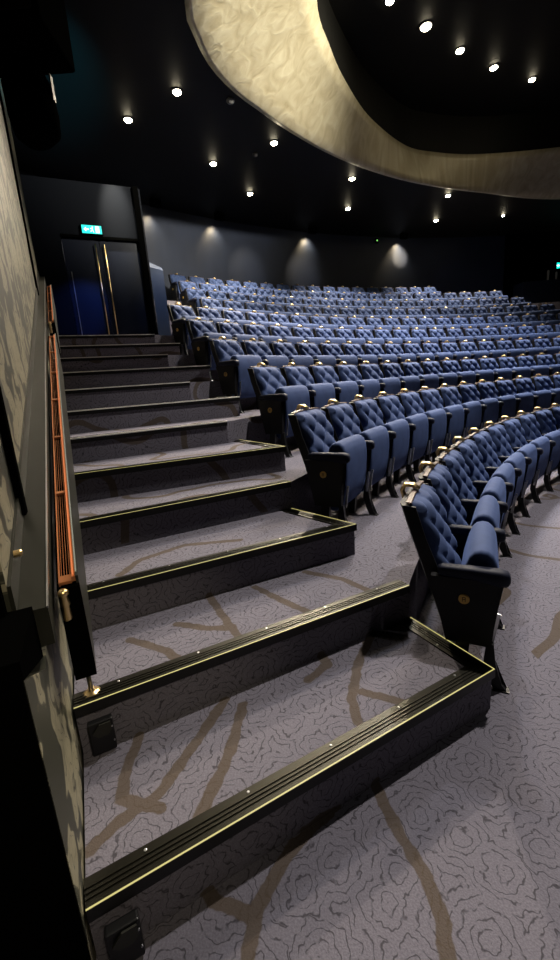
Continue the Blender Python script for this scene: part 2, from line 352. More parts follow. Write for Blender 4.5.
ORD = ['bottom', 'second', 'third', 'fourth', 'fifth', 'sixth', 'seventh', 'eighth', 'ninth', 'tenth', 'eleventh', 'top']
def poly_inset(path, d):
    """offset an open 2D path by d to its left-hand side (mitred)"""
    out = []
    for i, p in enumerate(path):
        ns = []
        if i > 0: t = (path[i]-path[i-1]).normalized(); ns.append(Vector((-t.y, t.x)))
        if i < len(path)-1: t = (path[i+1]-path[i]).normalized(); ns.append(Vector((-t.y, t.x)))
        nn = sum(ns, Vector((0, 0))).normalized(); out.append(p + nn*(d/max(0.3, nn.dot(ns[0]))))
    return out
def strip(bm, path, d0, d1, z0, z1):
    A = poly_inset(path, d0); B = poly_inset(path, d1)
    for i in range(len(path)-1):
        add_prism(bm, [A[i], A[i+1], B[i+1], B[i]], z0, z1)
def nosing(level, path):
    z = RISE*level
    bm = bmesh.new()
    strip(bm, path, -0.004, 0.075, z+0.0005, z+0.006)
    for d in (0.016, 0.030, 0.044): strip(bm, path, d, d+0.007, z+0.006, z+0.0095)
    o = obj('stair_nosing', bm, M['nosing'])
    tag(o, 'ribbed black and gold nosing strip along the edge of the %s step' % ORD[level-1], 'nosing', 'nosing strips of the aisle stairs')
    bm = bmesh.new(); strip(bm, path, -0.010, -0.004, z-0.035, z+0.006); obj('front_lip', bm, M['iron'], o)
    bm = bmesh.new(); strip(bm, path, -0.0085, -0.0040, z+0.0062, z+0.0072)
    if level < 6: obj('light_line', bm, M['line'], o)['label'] = 'thin glowing yellow line'
    else:
        bm.free(); bm = bmesh.new(); strip(bm, path, -0.0105, 0.004, z+0.0062, z+0.0085); strip(bm, path, -0.0125, -0.0102, z-0.002, z+0.0085)
        obj('lit_edge_line', bm, M['edge'], o)['label'] = 'pale line painting in the lit tread edge'
    for i in range(len(path)-1):
        seg = path[i+1]-path[i]; ln = seg.length; t = seg.normalized(); nrm = Vector((-t.y, t.x)); m_ = max(1, int(ln/0.28))
        if level > 6: continue
        for k in range(m_):
            p = path[i] + t*(ln*(k+0.5)/m_) + nrm*0.060
            bm = bmesh.new(); add_lathe(bm, [(0.0045, 0), (0.0045, 0.0012), (0.003, 0.002)], (p.x, p.y, z+0.006), 10); obj('screw', bm, M['chrome'], o)
TT = [1.56, 1.61, 1.64, 1.5, 1.69, 1.85, 1.71, 1.75, 1.74, 1.78, 1.64, 1.82]
odd_right = {1: Vector((0.855, 1.572)), 3: Vector((0.437, 2.461)), 5: Vector((0.052, 3.328))}
odd_back = {1: Vector((0.654, 1.976)), 3: Vector((0.307, 2.611)), 5: Vector((-0.114, 3.591))}
for level in range(1, 13):
    i = level-1; P = lw(i, 0.0)
    if level % 2 == 0:
        nosing(level, [P, even_end[level]])
    else:
        k = (level-1)//2
        Rr = odd_right.get(level, P + NN*TT[i])
        E = edge_r(k+1)
        Bk = Rr + (odd_back[level]-odd_right[level]) if level in odd_back else Rr + WH*0.45
        d = (Bk-Rr).normalized(); Bk = hit_in(Rr, d, E-0.004) if (Rr-CEN).length > E else hit_arc(Rr, d, E-0.004)
        Pn = lw(i+1, 0.0); Ek = even_end.get(level+1)
        # block between this nosing and the riser of the next tier
        pts = [P, Rr, Bk]
        a1, a2 = ang(Bk), ang(Ek)
        n = 6
        for j in range(1, n): pts.append(arc(E-0.003, a1+(a2-a1)*j/n))
        pts += [Ek - WH*0.004, Pn - WH*0.004]
        bm = bmesh.new(); add_prism(bm, pts, TIER*k+0.0005, RISE*level)
        o = obj('stair_step', bm, M['carpet'])
        tag(o, 'carpeted %s step of the aisle stairs with rose pattern' % ORD[level-1], 'step', 'carpeted half steps of the aisle stairs')
        nosing(level, [P, Rr, Bk])

# side stair steps beside the door block
for j, k in enumerate((7, 8, 9)):
    E = hit_arc(S0-SD*2, SD, edge_r(k)); a0 = ang(E)
    pts = [arc(edge_r(k)-0.42, a0-0.55), arc(edge_r(k)-0.42, a0-2.2), arc(edge_r(k)-0.004, a0-2.2), arc(edge_r(k)-0.004, a0-0.55)]
    bm = bmesh.new(); add_prism(bm, pts, TIER*(k-1)+0.0005, TIER*(k-1)+RISE)
    o = obj('side_step', bm, M['carpet']); tag(o, '%s carpeted step of the narrow side stair right of the doors' % ['lowest', 'middle', 'highest'][j], 'step', 'steps of the side stair')
    bm = bmesh.new(); add_prism(bm, [pts[0], pts[1], pts[1].lerp(pts[2], .12), pts[0].lerp(pts[3], .12)], TIER*(k-1)+RISE, TIER*(k-1)+RISE+0.006)
    obj('nosing', bm, M['nosing'], o)

# ------------------------------------------------------------------ left wall
def wallpt(i, e, z): p = lw(i, e); return (p.x, p.y, z)
EW = -0.05
IA, IN, IB = -0.06, 0.42, 12.6
bm = bmesh.new()
a, b = lw(IN, EW), lw(IB, EW); c, d = lw(IB, EW-0.3), lw(IN, EW-0.3)
add_prism(bm, [a, b, c, d], [nz(IN)+0.52, nz(IB)+0.52, nz(IB)+0.52, nz(IN)+0.52], ZC); struct('wall_left', bm, M['paper'])
bm = bmesh.new()
pl = [lw(IA, -0.006), lw(IN, -0.006), lw(IB, -0.006), lw(IB, EW-0.3), lw(IN, EW-0.3), lw(IA, EW-0.3)]
add_prism(bm, pl, 0.0, [0.90, 0.76, nz(IB)+0.49, nz(IB)+0.49, 0.76, 0.86]); struct('wall_left', bm, M['paper'])
bm = bmesh.new(); add_prism(bm, [lw(IA-0.015, -0.004), lw(IN-0.005, -0.004), lw(IN-0.005, EW-0.3), lw(IA-0.015, EW-0.3)], [0.905, 0.80, 0.80, 0.905], 0.95)
struct('trim_3', bm, M['black'])
bm = bmesh.new()
p0, p1 = lw(IA-0.02, -0.007), lw(IA-0.02, -4.0); p2, p3 = lw(IA-0.004, -4.0), lw(IA-0.004, -0.007)
add_prism(bm, [p0, p1, p2, p3], 0.0, 0.93); struct('wall_near', bm, M['black'])
bm = bmesh.new()
p0, p1 = lw(IN-0.05, EW-0.01), lw(IN-0.05, -4.0); p2, p3 = lw(IN-0.004, -4.0), lw(IN-0.004, EW-0.01)
add_prism(bm, [p0, p1, p2, p3], 0.93, ZC); struct('wall_near', bm, M['black'])
# thin black skirting at the foot of the lower wall
def sloped(bm, i0, i1, e0, e1, h0, h1, dz0=0.0, dz1=0.0):
    """bar following the stair slope; section e0..e1 wide, from nosing+h0 to nosing+h1"""
    A = [wallpt(i0, e0, nz(i0)+h0), wallpt(i0, e1, nz(i0)+h0), wallpt(i0, e1, nz(i0)+h1), wallpt(i0, e0, nz(i0)+h1)]
    B = [wallpt(i1, e0, nz(i1)+h0), wallpt(i1, e1, nz(i1)+h0), wallpt(i1, e1, nz(i1)+h1), wallpt(i1, e0, nz(i1)+h1)]
    add_loft(bm, A, B)
# ledge box
bm = bmesh.new(); sloped(bm, IN, IB, -0.046, 0.03, 0.55, 0.66)
ledge = obj('wall_ledge', bm, M['olive']); tag(ledge, 'long sloping dark olive ledge following the stairs along the left wall', 'ledge')
bm = bmesh.new(); sloped(bm, IN, IB, 0.027, 0.032, 0.656, 0.663); obj('edge_bead', bm, M['chrome'], ledge)['label'] = 'thin pale edge line'
# band of olive boarding between ledge and wallpaper
bm = bmesh.new(); sloped(bm, IN, IB, EW+0.001, EW+0.010, 0.662, 0.74)
o = obj('wainscot_board', bm, M['olive']); tag(o, 'smooth dark olive board above the ledge under the wallpaper', 'panel')
# vertical black battens
def batten(i, h, label, zt=ZC):
    bm = bmesh.new()
    a, b = lw(i-0.045, EW+0.001), lw(i+0.045, EW+0.001); c, d = lw(i+0.045, EW+0.022), lw(i-0.045, EW+0.022)
    add_prism(bm, [a, b, c, d], nz(i)+h, zt)
    tag(obj('wall_batten', bm, M['black']), label, 'batten', 'black battens on the wallpapered wall')
batten(1.22, 0.67, 'black vertical batten on the left wallpaper nearest the camera')
batten(9.5, 0.62, 'black vertical batten near the far end of the left wallpaper')
bm = bmesh.new(); P = lw(0.66, EW+0.010); add_lathe(bm, [(0.010, -0.012), (0.010, 0.004), (0.006, 0.009)], (0, 0, 0), 14, 'x')
o = obj('brass_stud', bm, M['brass'], loc=(P.x+NE.x*0.012, P.y+NE.y*0.012, 1.06), rotz=math.atan2(NE.y, NE.x)); tag(o, 'small round brass stud on the olive board at the left edge', 'stud')

# ------------------------------------------------------------------ copper lit balustrade
def balustrade(i0, i1, label, near):
    t = thing('stair_balustrade', label, 'balustrade', wallpt(i0, 0.08, nz(i0)+0.1), 0, 'lit balustrade panels along the left wall')
    o0 = Vector(t.location)
    def sb(name, mat, *args, lab=None):
        bm = bmesh.new(); 
        for a_ in args: sloped(bm, *a_)
        bmesh.ops.translate(bm, verts=bm.verts, vec=-o0)
        o = obj(name, bm, mat, t)
        if lab: o['label'] = lab
        return o
    sb('outer_panel', M['olive'], (i0, i1, 0.098, 0.106, 0.29, 0.625))
    sb('inner_panel', M['black'], (i0, i1, 0.044, 0.050, 0.29, 0.60), (i0, i1, 0.050, 0.098, 0.29, 0.31))
    sb('end_cap', M['black'], (i0-0.02, i0, 0.044, 0.106, 0.29, 0.60))
    sb('copper_frame', M['copper'], (i0+.02, i1-.02, 0.086, 0.098, 0.60, 0.615), (i0+.02, i1-.02, 0.050, 0.054, 0.59, 0.603), (i0+.02, i0+.07, 0.054, 0.086, 0.595, 0.605), (i1-.07, i1-.02, 0.054, 0.086, 0.595, 0.605))
    sb('light_strip', M['led'], (i0+.03, i1-.03, 0.089, 0.093, 0.6152, 0.618), lab='glowing copper light strip')
    sb('pale_strip', M['ledpale'], (i0+.03, i1-.03, 0.099, 0.103, 0.6252, 0.628), lab='pale light strip')
    sb('wires', M['copper'], *[(i0+.07, i1-.07, 0.057+0.0075*k, 0.0585+0.0075*k, 0.59, 0.593) for k in range(4)])
    n = max(2, int((i1-i0)/0.9)); 
    for k in range(1, n):
        ii = i0 + (i1-i0)*k/n
        sb('cross_bar', M['copper'], (ii, ii+0.03, 0.054, 0.086, 0.594, 0.602))
    a_ = Vector(wallpt(i0-0.045, 0.060, nz(i0)+0.60)) - o0
    bm = bmesh.new(); add_tube(bm, [a_+Vector((0, 0, dz)) for dz in (0.0, -0.006, -0.016, -0.022, -0.05, -0.056, -0.095, -0.10)], [0.008, 0.015, 0.016, 0.010, 0.014, 0.010, 0.013, 0.009], 14)
    add_tube(bm, [a_+Vector((0, 0, -0.04)), a_+Vector((WH.x*0.02, WH.y*0.02, -0.04))], 0.005, 8)
    obj('end_fitting', bm, M['brass'], t, True)['label'] = 'turned brass end fitting'
    return t
b1 = balustrade(0.68, 6.3, 'long copper lit balustrade trough beside the lower stairs', True)
b2 = balustrade(7.3, 11.6, 'shorter copper lit balustrade trough beside the upper stairs', False)
def post(i, lab):
    p = lw(i, 0.062); zb = RISE*(math.floor(i)+1); tp = lw(i-0.34, 0.075); zt = nz(i-0.34)+0.288
    t = thing('balustrade_post', lab, 'post', (p.x, p.y, zb), 0, 'brass footed posts of the balustrade')
    q = Vector((tp.x-p.x, tp.y-p.y, zt-zb))
    bm = bmesh.new(); add_tube(bm, [(0, 0, 0.01), q*1.0], 0.008, 10); obj('tube', bm, M['iron'], t, True)
    bm = bmesh.new(); add_lathe(bm, [(0.032, 0.0), (0.032, 0.006), (0.024, 0.011), (0.011, 0.016), (0.010, 0.03)], (0, 0, 0), 20); obj('base_flange', bm, M['brass'], t, True)
    bm = bmesh.new(); add_tube(bm, [q*0.90, q*0.94, q*1.0], [0.009, 0.014, 0.014], 14); obj('collar', bm, M['iron'], t, True)
post(1.10, 'black balustrade post with brass foot on the second step')
post(7.25, 'black balustrade post with brass knuckle between the two lit troughs')
post(11.9, 'black balustrade post with brass knuckle at the top of the stairs')

# unlit black boxes at the left ends of the risers
for lvl, lab in ((1, 'black box with olive facet at the left end of the bottom riser'), (2, 'black box with olive facet at the left end of the second riser')):
    p = lw(lvl-1, 0.075) - WH*0.032
    rz = math.atan2(NN.y, NN.x); z0 = RISE*(lvl-1)
    t = thing('riser_block', lab, 'step light', (p.x, p.y, z0), rz, 'riser blocks at the left wall')
    bm = bmesh.new(); add_box(bm, (0, 0, 0.075), (0.085, 0.030, 0.13)); bevel(bm, 0.006); obj('housing', bm, M['iron'], t)
    bm = bmesh.new()
    pl = [(-0.030, 0.105), (-0.012, 0.085), (0.020, 0.085), (0.034, 0.10), (0.034, 0.135), (-0.004, 0.135)]
    add_loft(bm, [(x, -0.018, z) for x, z in pl], [(x, -0.0235, z) for x, z in pl]); obj('cover_plate', bm, M['olive'], t)['label'] = 'olive facet'
    for z in (0.05, 0.11):
        bm = bmesh.new(); add_lathe(bm, [(0.003, 0), (0.003, -0.004)], (0.037, -0.016, z), 8, 'y'); obj('screw', bm, M['chrome'], t)

# ------------------------------------------------------------------ door block
D0 = Vector((-3.54, 7.32)); DN = Vector((0.911, 0.413)); DB = Vector((-0.413, 0.911)); ZL = 2.34
def dpt(s, f=0.0): return D0 + DN*s - DB*f      # f = towards the stairs
def dbox(bm, s0, s1, f0, f1, z0, z1): add_prism(bm, [dpt(s0, f0), dpt(s1, f0), dpt(s1, f1), dpt(s0, f1)], z0, z1)
S_C = 1.60
bm = bmesh.new()
ZB = 4.85
dbox(bm, -1.5, 0.36, -0.25, 0.0, ZL, ZB); dbox(bm, 1.56, S_C, -0.25, 0.0, ZL, ZB); dbox(bm, 0.36, 1.56, -0.25, 0.0, 4.03, ZB)
struct('wall_door', bm, M['doorwall'])
bm = bmesh.new(); add_prism(bm, [dpt(S_C+0.02, -0.0), dpt(S_C+0.10, -0.03), dpt(S_C-1.2, -5.4), dpt(S_C-1.4, -5.4)], ZL, ZB); 
struct('wall_block', bm, M['doorwall'])
bm = bmesh.new(); dbox(bm, S_C-0.03, S_C+0.06, 0.0, 0.05, ZL, ZB); struct('trim_1', bm, M['black'])
bm = bmesh.new(); dbox(bm, 0.36, 1.56, 0.0, 0.015, 4.02, 4.06); struct('trim_2', bm, M['black'])
# gap between left wall and door wall
bm = bmesh.new(); a = lw(12.6, -0.4); b = lw(12.6, -1.8); add_prism(bm, [a, dpt(-1.5, 0.3), dpt(-1.55, 0.0), b], ZL, ZB); 
struct('wall_back_left', bm, M['black'])
def door_leaf(s0, s1, hs, lab, idx):
    c_ = (s0+s1)/2; p = dpt(c_, -0.06); rz = math.atan2(DN.y, DN.x)
    t = bpy.data.objects.new('door_%d' % idx, None); C.collection.objects.link(t); t.location = (p.x, p.y, ZL); t.rotation_euler = (0, 0, rz)
    t['kind'] = 'structure'; t['label'] = lab
    w_ = (s1-s0)-0.008
    bm = bmesh.new(); add_box(bm, (0, 0, 0.84), (w_, 0.045, 1.67)); bevel(bm, 0.003, 1); obj('leaf', bm, M['door'], t)
    x = hs - c_
    bm = bmesh.new(); add_tube(bm, [(x, -0.075, 0.10), (x, -0.075, 1.60)], 0.010, 10); h = obj('door_handle', bm, M['brass'], t, True)
    for z in (0.2, 1.5):
        bm = bmesh.new(); add_tube(bm, [(x, -0.022, z), (x, -0.075, z)], 0.007, 8); obj('handle_mount', bm, M['brass'], t, True)
    return t, x
dl, _ = door_leaf(0.36, 0.93, 0.86, 'left door leaf with full height brass pull', 1)
dr, _ = door_leaf(0.93, 1.56, 1.00, 'right door leaf with full height brass pull', 2)
bm = bmesh.new(); add_box(bm, (-0.21, -0.032, 0.6), (0.012, 0.012, 1.14)); obj('edge_strip', bm, M['chrome'], dl)
# pilaster / low parapet right of the doors, blue light put into its colour
bm = bmesh.new()
Q0 = [dpt(1.68, 0.10), dpt(1.90, 0.10), dpt(1.90, 0.0), dpt(1.70, 0.0)]
add_prism(bm, Q0, ZL+0.001, [3.60, 3.55, 3.62, 3.70])
o = obj('stair_parapet', bm, plain('blue_lit_panel', (0.03, 0.055, 0.12), 0.4)); tag(o, 'narrow parapet with painted-in blue light and slanted top right of the doors', 'parapet')

# exit signs
def exit_sign(loc, rz, lab, wd=0.30, ht=0.12):
    t = thing('exit_sign', lab, 'exit sign', loc, rz)
    bm = bmesh.new(); add_box(bm, (0, 0, 0), (wd+0.03, 0.05, ht+0.03)); bevel(bm, 0.006, 1); obj('housing', bm, M['black'], t)
    bm = bmesh.new(); add_box(bm, (0, -0.027, 0), (wd, 0.004, ht)); obj('light_panel', bm, M['exitg'], t)['label'] = 'glowing green panel'
    # running figure, arrow and doorway
    k = ht/0.12; y0, y1 = -0.0295, -0.031
    def sh(name, pls):
        bm = bmesh.new()
        for pl in pls: add_loft(bm, [(x*k, y0, z*k) for x, z in pl], [(x*k, y1, z*k) for x, z in pl])
        obj(name, bm, M['exitw'], t)
    sh('arrow', [[(-0.125, 0.0), (-0.085, 0.034), (-0.085, -0.034)], [(-0.086, 0.011), (-0.045, 0.011), (-0.045, -0.011), (-0.086, -0.011)]])
    sh('running_figure', [[(0.006, 0.044), (0.020, 0.044), (0.024, 0.030), (0.010, 0.026), (0.002, 0.034)], [(-0.012, 0.022), (0.016, 0.024), (0.018, -0.008), (0.002, -0.010)],
                          [(-0.026, 0.014), (-0.012, 0.022), (-0.008, 0.012), (-0.022, 0.004)], [(0.002, -0.008), (0.018, -0.008), (0.032, -0.044), (0.020, -0.046)], [(0.002, -0.008), (0.010, -0.012), (-0.014, -0.036), (-0.028, -0.034), (-0.026, -0.026)]])
    sh('doorway', [[(0.055, 0.05), (0.115, 0.05), (0.115, -0.05), (0.055, -0.05)]])
p = dpt(0.84, 0.03); exit_sign((p.x, p.y, 4.14), math.atan2(DN.y, DN.x), 'glowing green exit sign above the left doors')
p = arc(RW-0.35, 87.2); exit_sign((p.x, p.y, 4.95), math.radians(87.2-90), 'glowing green exit sign at the far right wall', 0.40, 0.2)

# ------------------------------------------------------------------ back wall, ceiling, fascia
bm = bmesh.new(); n = 60
pts = [arc(RW, 152 + (93-152)*j/n) for j in range(n+1)] + [arc(RW+0.3, 93 + (152-93)*j/n) for j in range(n+1)]
add_prism(bm, pts, 3.4, ZC+0.1); struct('wall_back', bm, M['navywall'])
bm = bmesh.new()
pts = [arc(RW-0.05, 93.0 + (50-93)*j/20) for j in range(21)] + [arc(RW+0.3, 50 + (93-50)*j/20) for j in range(21)]
add_prism(bm, pts, 0, ZC+0.1); struct('wall_right', bm, M['black'])
# raised navy side gangway wall on the right, in front of the black wall
bm = bmesh.new(); pts = [arc(RW-0.1, 92.0), arc(RW-0.1, 84), arc(RW-0.7, 84), arc(RW-0.7, 92.0)]
add_prism(bm, pts, TIER*9, 4.42); o = obj('gangway_parapet', bm, M['navywall']); tag(o, 'low dark navy parapet under the exit sign at the far right', 'parapet')
for j, a_ in enumerate((88.9, 88.0)):
    p = arc(RW-0.5, a_); bm = bmesh.new(); add_lathe(bm, [(0.05, 0), (0.05, 0.02), (0.03, 0.03), (0.035, 0.26), (0.02, 0.30)], (0, 0, 0), 12)
    o = obj('parapet_stanchion', bm, M['white'], loc=(p.x, p.y, 4.42)); tag(o, '%s short pale stanchion on the far right parapet' % ['left', 'right'][j], 'stanchion')
    if j == 0: o.scale = (1.1, 1.1, 1.25)

BOT = [(-0.64, 6.44), (-0.62, 6.9), (-0.5, 7.48), (-0.17, 8.13), (0.32, 8.76), (0.5, 9.01), (1.46, 10.05), (2.63, 11.04), (4.11, 11.97), (6.03, 12.79), (8.84, 13.72)]
REST = [(12.5, 13.6), (15.5, 11.0), (16.5, 7.0), (15, 2.5), (11.5, -0.5), (7, -0.8), (3.4, 1.0), (1.0, 3.6), (-0.2, 5.2)]
TOP = [(1.09, 7.68), (1.4, 8.57), (1.81, 9.45), (2.56, 10.67), (3.72, 11.93), (4.64, 12.38), (5.94, 12.66), (8.04, 12.61)]
TREST = [(11.6, 12.2), (14.3, 10.2), (15.3, 6.8), (14, 3.2), (11.0, 0.8), (7.2, 0.5), (4.2, 2.2), (2.2, 4.4), (1.1, 6.2)]
def resample(P, n, closed=True):
    P = [Vector(p) for p in P]; m = len(P)
    def cr_(t):
        i = int(math.floor(t)) % m; f = t-math.floor(t)
        a, b, c, d = P[(i-1) % m], P[i], P[(i+1) % m], P[(i+2) % m]
        return 0.5*((2*b)+(c-a)*f+(2*a-5*b+4*c-d)*f*f+(3*b-a-3*c+d)*f**3)
    d = [cr_(m*k/2000) for k in range(2001)]
    L = [0]
    for a, b in zip(d, d[1:]): L.append(L[-1]+(b-a).length)
    out = []; j = 0
    for k in range(n):
        s = L[-1]*k/n
        while L[j+1] < s: j += 1
        out.append(d[j].lerp(d[j+1], (s-L[j])/max(1e-9, L[j+1]-L[j])))
    return out
NB = 180
LB = resample(BOT+REST, NB); LT = resample(TOP+TREST, NB)
# pair the two curves by angle from a shared centre
oc = Vector((7.5, 6.3))
def by_angle(P, n):
    import bisect
    res = []
    A = sorted([(math.atan2(p.y-oc.y, p.x-oc.x), p) for p in P], key=lambda t: t[0])
    for k in range(n):
        th = -PI + 2*PI*(k+0.5)/n
        lo = None
        for (a1, p1), (a2, p2) in zip(A, A[1:]+[(A[0][0]+2*PI, A[0][1])]):
            if a1 <= th <= a2: lo = p1.lerp(p2, (th-a1)/max(1e-9, a2-a1)); break
        if lo is None:
            a1, p1 = A[-1][0]-2*PI, A[-1][1]; a2, p2 = A[0]; lo = p1.lerp(p2, (th-a1)/(a2-a1))
        res.append(lo)
    return res
LB = by_angle(LB, 200); LT = by_angle(LT, 200); NB = 200
bm = bmesh.new()
ZT = 7.0; rows = []
for j in range(7):
    f = j/6; rows.append([bm.verts.new((*(LB[k].lerp(LT[k], f)), ZC-0.03+(ZT-ZC+0.03)*f)) for k in range(NB)])
outer = []
for j in (6, 0):
    f = j/6; outer.append([bm.verts.new((*((LB[k].lerp(LT[k], f)-oc)*1.012+oc), ZC-0.03+(ZT-ZC+0.03)*f)) for k in range(NB)])
rows += outer
for a, b in zip(rows, rows[1:]+rows[:1]):
    for k in range(NB): bm.faces.new((a[k], a[(k+1) % NB], b[(k+1) % NB], b[k]))
fas = obj('ceiling_fascia', bm, M['gold'], smooth_=True); tag(fas, 'broad curved gold leaf fascia sweeping round the ceiling oval', 'ceiling fascia')
# lower ceiling with the oval cut out
bm = bmesh.new()
inner = [((p-oc)*1.012+oc) for p in LB]
out = [oc + (p-oc).normalized()*30 for p in LB]
for z in (ZC, ):
    a = [bm.verts.new((*p, z)) for p in inner]; b = [bm.verts.new((*p, z)) for p in out]
    a2 = [bm.verts.new((*p, z+0.2)) for p in inner]; b2 = [bm.verts.new((*p, z+0.2)) for p in out]
    for k in range(NB):
        k2 = (k+1) % NB
        bm.faces.new((a[k], a[k2], b[k2], b[k])); bm.faces.new((a2[k], a2[k2], b2[k2], b2[k])); bm.faces.new((a[k], a[k2], a2[k2], a2[k])); bm.faces.new((b[k], b[k2], b2[k2], b2[k]))
struct('ceiling', bm, M['ceil'])
# well of the oval and its upper ceiling
bm = bmesh.new()
i1 = [(p-oc)*1.012+oc for p in LT]; i2 = [(p-oc)*1.05+oc for p in LT]
for k in range(NB):
    k2 = (k+1) % NB
    add_loft(bm, [(*i1[k], ZT+.001), (*i1[k2], ZT+.001), (*i2[k2], ZT+.001), (*i2[k], ZT+.001)], [(*i1[k], 7.9), (*i1[k2], 7.9), (*i2[k2], 7.9), (*i2[k], 7.9)], False)
struct('wall_oval', bm, M['ceil'])
bm = bmesh.new(); add_prism(bm, [p for p in i2], 7.9, 8.1); struct('ceiling', bm, M['ceil'])

# ------------------------------------------------------------------ ceiling lights
def downlight(x, y, z, lab, energy, size=0.09, tgt=None, angle=95, bl=0.8, color=WARM):
    t = thing('ceiling_light', lab, 'ceiling light', (x, y, z), 0, 'round downlights in the black ceiling')
    bm = bmesh.new(); k = size/0.09
    add_lathe(bm, [(0.115*k, -0.002), (0.115*k, -0.012), (0.095*k, -0.016), (0.092*k, -0.004)], (0, 0, 0), 24); obj('trim_ring', bm, M['iron'], t, True)
    bm = bmesh.new(); add_lathe(bm, [(size*0.98, -0.017), (size*0.9, -0.030), (size*0.6, -0.045), (size*0.2, -0.052)], (0, 0, 0), 24); obj('lens', bm, M['lamp'], t, True)['label'] = 'glowing warm lens'
    tg = tgt or (x, y, 0)
    l = spot((x, y, z-0.07), tg, energy, angle, bl, color, 0.08, 'lamp_light'); l.parent = t; l.matrix_parent_inverse = Matrix.Translation((-x, -y, -z))
LOW = [(-1.19, 8.04, 'over the stair top, the larger one'), (-2.19, 8.65, 'leftmost, over the door landing'), (-0.92, 10.34, 'right of the landing pair, nearer of two'), (0.39, 9.72, 'close under the fascia at the left'),
       (-0.21, 11.92, 'lowest of the left group, by the back wall'), (2.3, 11.52, 'upper of the middle pair below the fascia'), (2.52, 13.34, 'lower of the middle pair'), (5.23, 12.96, 'upper of the right pair below the fascia'),
       (5.61, 14.85, 'lower of the right pair'), (7.77, 14.85, 'small white one at the far right')]
for j, (x, y, lb) in enumerate(LOW):
    s = 0.045 if j == 9 else 0.068
    downlight(x, y, ZC, 'warm downlight in the lower black ceiling, ' + lb, {0: 420, 3: 2000}.get(j, 700), s, {0: (-0.8, 6.6, 1.4), 3: (-0.3, 5.0, 1.0)}.get(j), 84 if j in (0, 3) else 95)
UP = [(2.57, 9.05, 'at the very top edge'), (3.43, 9.67, 'the largest and brightest'), (4.38, 10.35, 'third in the curved line'), (5.38, 10.93, 'fourth in the curved line'), (6.52, 11.42, 'rightmost in the curved line')]
for j, (x, y, lb) in enumerate(UP):
    downlight(x, y, 7.9, 'round warm downlight inside the oval, ' + lb, 1000, [0.07, 0.10, 0.08, 0.08, 0.07][j], (x-1.6, y-3.2, 0), 84)

# wall washers on the back wall
for j, (a_, z_, e_, lb) in enumerate(((125.6, 5.75, 420, 'left of the middle'), (116.0, 5.85, 400, 'in the middle'), (105.5, 5.75, 560, 'on the right'), (131.2, 5.5, 420, 'nearest the doors'))):
    p = arc(RW-0.42, a_); q_ = arc(RW, a_)
    t = thing('wall_washer', 'black box light washing the back wall, ' + lb, 'wall light', (p.x, p.y, ZC), math.radians(a_-90), 'box lights along the back wall')
    bm = bmesh.new(); add_box(bm, (0, 0, -0.085), (0.26, 0.14, 0.17)); bevel(bm, 0.01, 1); obj('housing', bm, M['black'], t)
    bm = bmesh.new(); add_box(bm, (0, 0.072, -0.09), (0.18, 0.006, 0.09)); obj('lens', bm, glow('washer_lens', (1, 0.9, 0.7), 1.0) if j == 0 else bpy.data.materials['washer_lens'], t)
    l = spot((*arc(RW-0.22, a_), ZC-0.16), (*arc(RW, a_), z_-0.15), e_*0.16, 100, 1.0, (1, 0.78, 0.45), 0.05, 'lamp_light'); l.parent = t; l.matrix_parent_inverse = t.matrix_basis.inverted()
spot((*arc(RW-1.6, 105.2), ZC-0.05), (*arc(RW, 105.2), 5.55), 650, 24, 0.9, (1, 0.8, 0.5), 0.04, 'wall_patch_light')
spot((*arc(RW-1.8, 116.5), ZC-0.05), (*arc(RW, 116.5), 4.9), 120, 40, 1.0, (1, 0.9, 0.72), 0.04, 'wall_patch_light')
spot((*arc(RW-1.8, 122.5), ZC-0.05), (*arc(RW, 122.5), 4.9), 100, 40, 1.0, (1, 0.9, 0.72), 0.04, 'wall_patch_light')
# door block light
p = dpt(1.36, 0.5); q_ = dpt(1.36, 0)
p = dpt(1.30, 0.55); q_ = dpt(1.27, 0)
spot((p.x, p.y, 5.7), (q_.x, q_.y, 4.50), 700, 27, 1.0, (1, 0.92, 0.7), 0.04, 'door_washer_light')
spot((-1.9, 6.9, 3.9), (-3.1, 7.5, 2.9), 90, 36, 0.8, (0.12, 0.25, 1.0), 0.05, 'blue_cue_light')
spot((-0.9, 7.0, 4.6), (-1.9, 8.1, 3.1), 45, 24, 0.8, (0.35, 0.55, 1.0), 0.05, 'blue_cue_light')
# small things on the ceiling
for (x, y, r_, lb, nm, cat) in ((-0.35, 8.35, 0.07, 'small round smoke detector near the fascia', 'smoke_detector', 'smoke detector'), (0.0, 10.1, 0.05, 'tiny dome camera between the left downlights', 'dome_camera', 'camera')):
    bm = bmesh.new(); add_lathe(bm, [(r_, 0), (r_, -0.02), (r_*0.75, -0.045), (r_*0.2, -0.06)], (0, 0, 0), 18)
    tag(obj(nm, bm, plain('grey_plastic', (0.12, 0.12, 0.12), 0.3), loc=(x, y, ZC-0.001), smooth_=True), lb, cat)
p = arc(RW-0.1, 108.1); bm = bmesh.new(); add_box(bm, (0, 0, 0), (0.12, 0.05, 0.16)); bevel(bm, 0.008, 1)
t = obj('signal_box', bm, M['black'], loc=(p.x, p.y, 6.05), rotz=math.radians(18)); tag(t, 'small black box with a green lamp high on the back wall', 'signal lamp')
bm = bmesh.new(); add_lathe(bm, [(0.03, -0.025), (0.028, -0.035)], (0, 0, 0), 12, 'y'); obj('lamp', bm, M['greenled'], t)['label'] = 'green lamp'

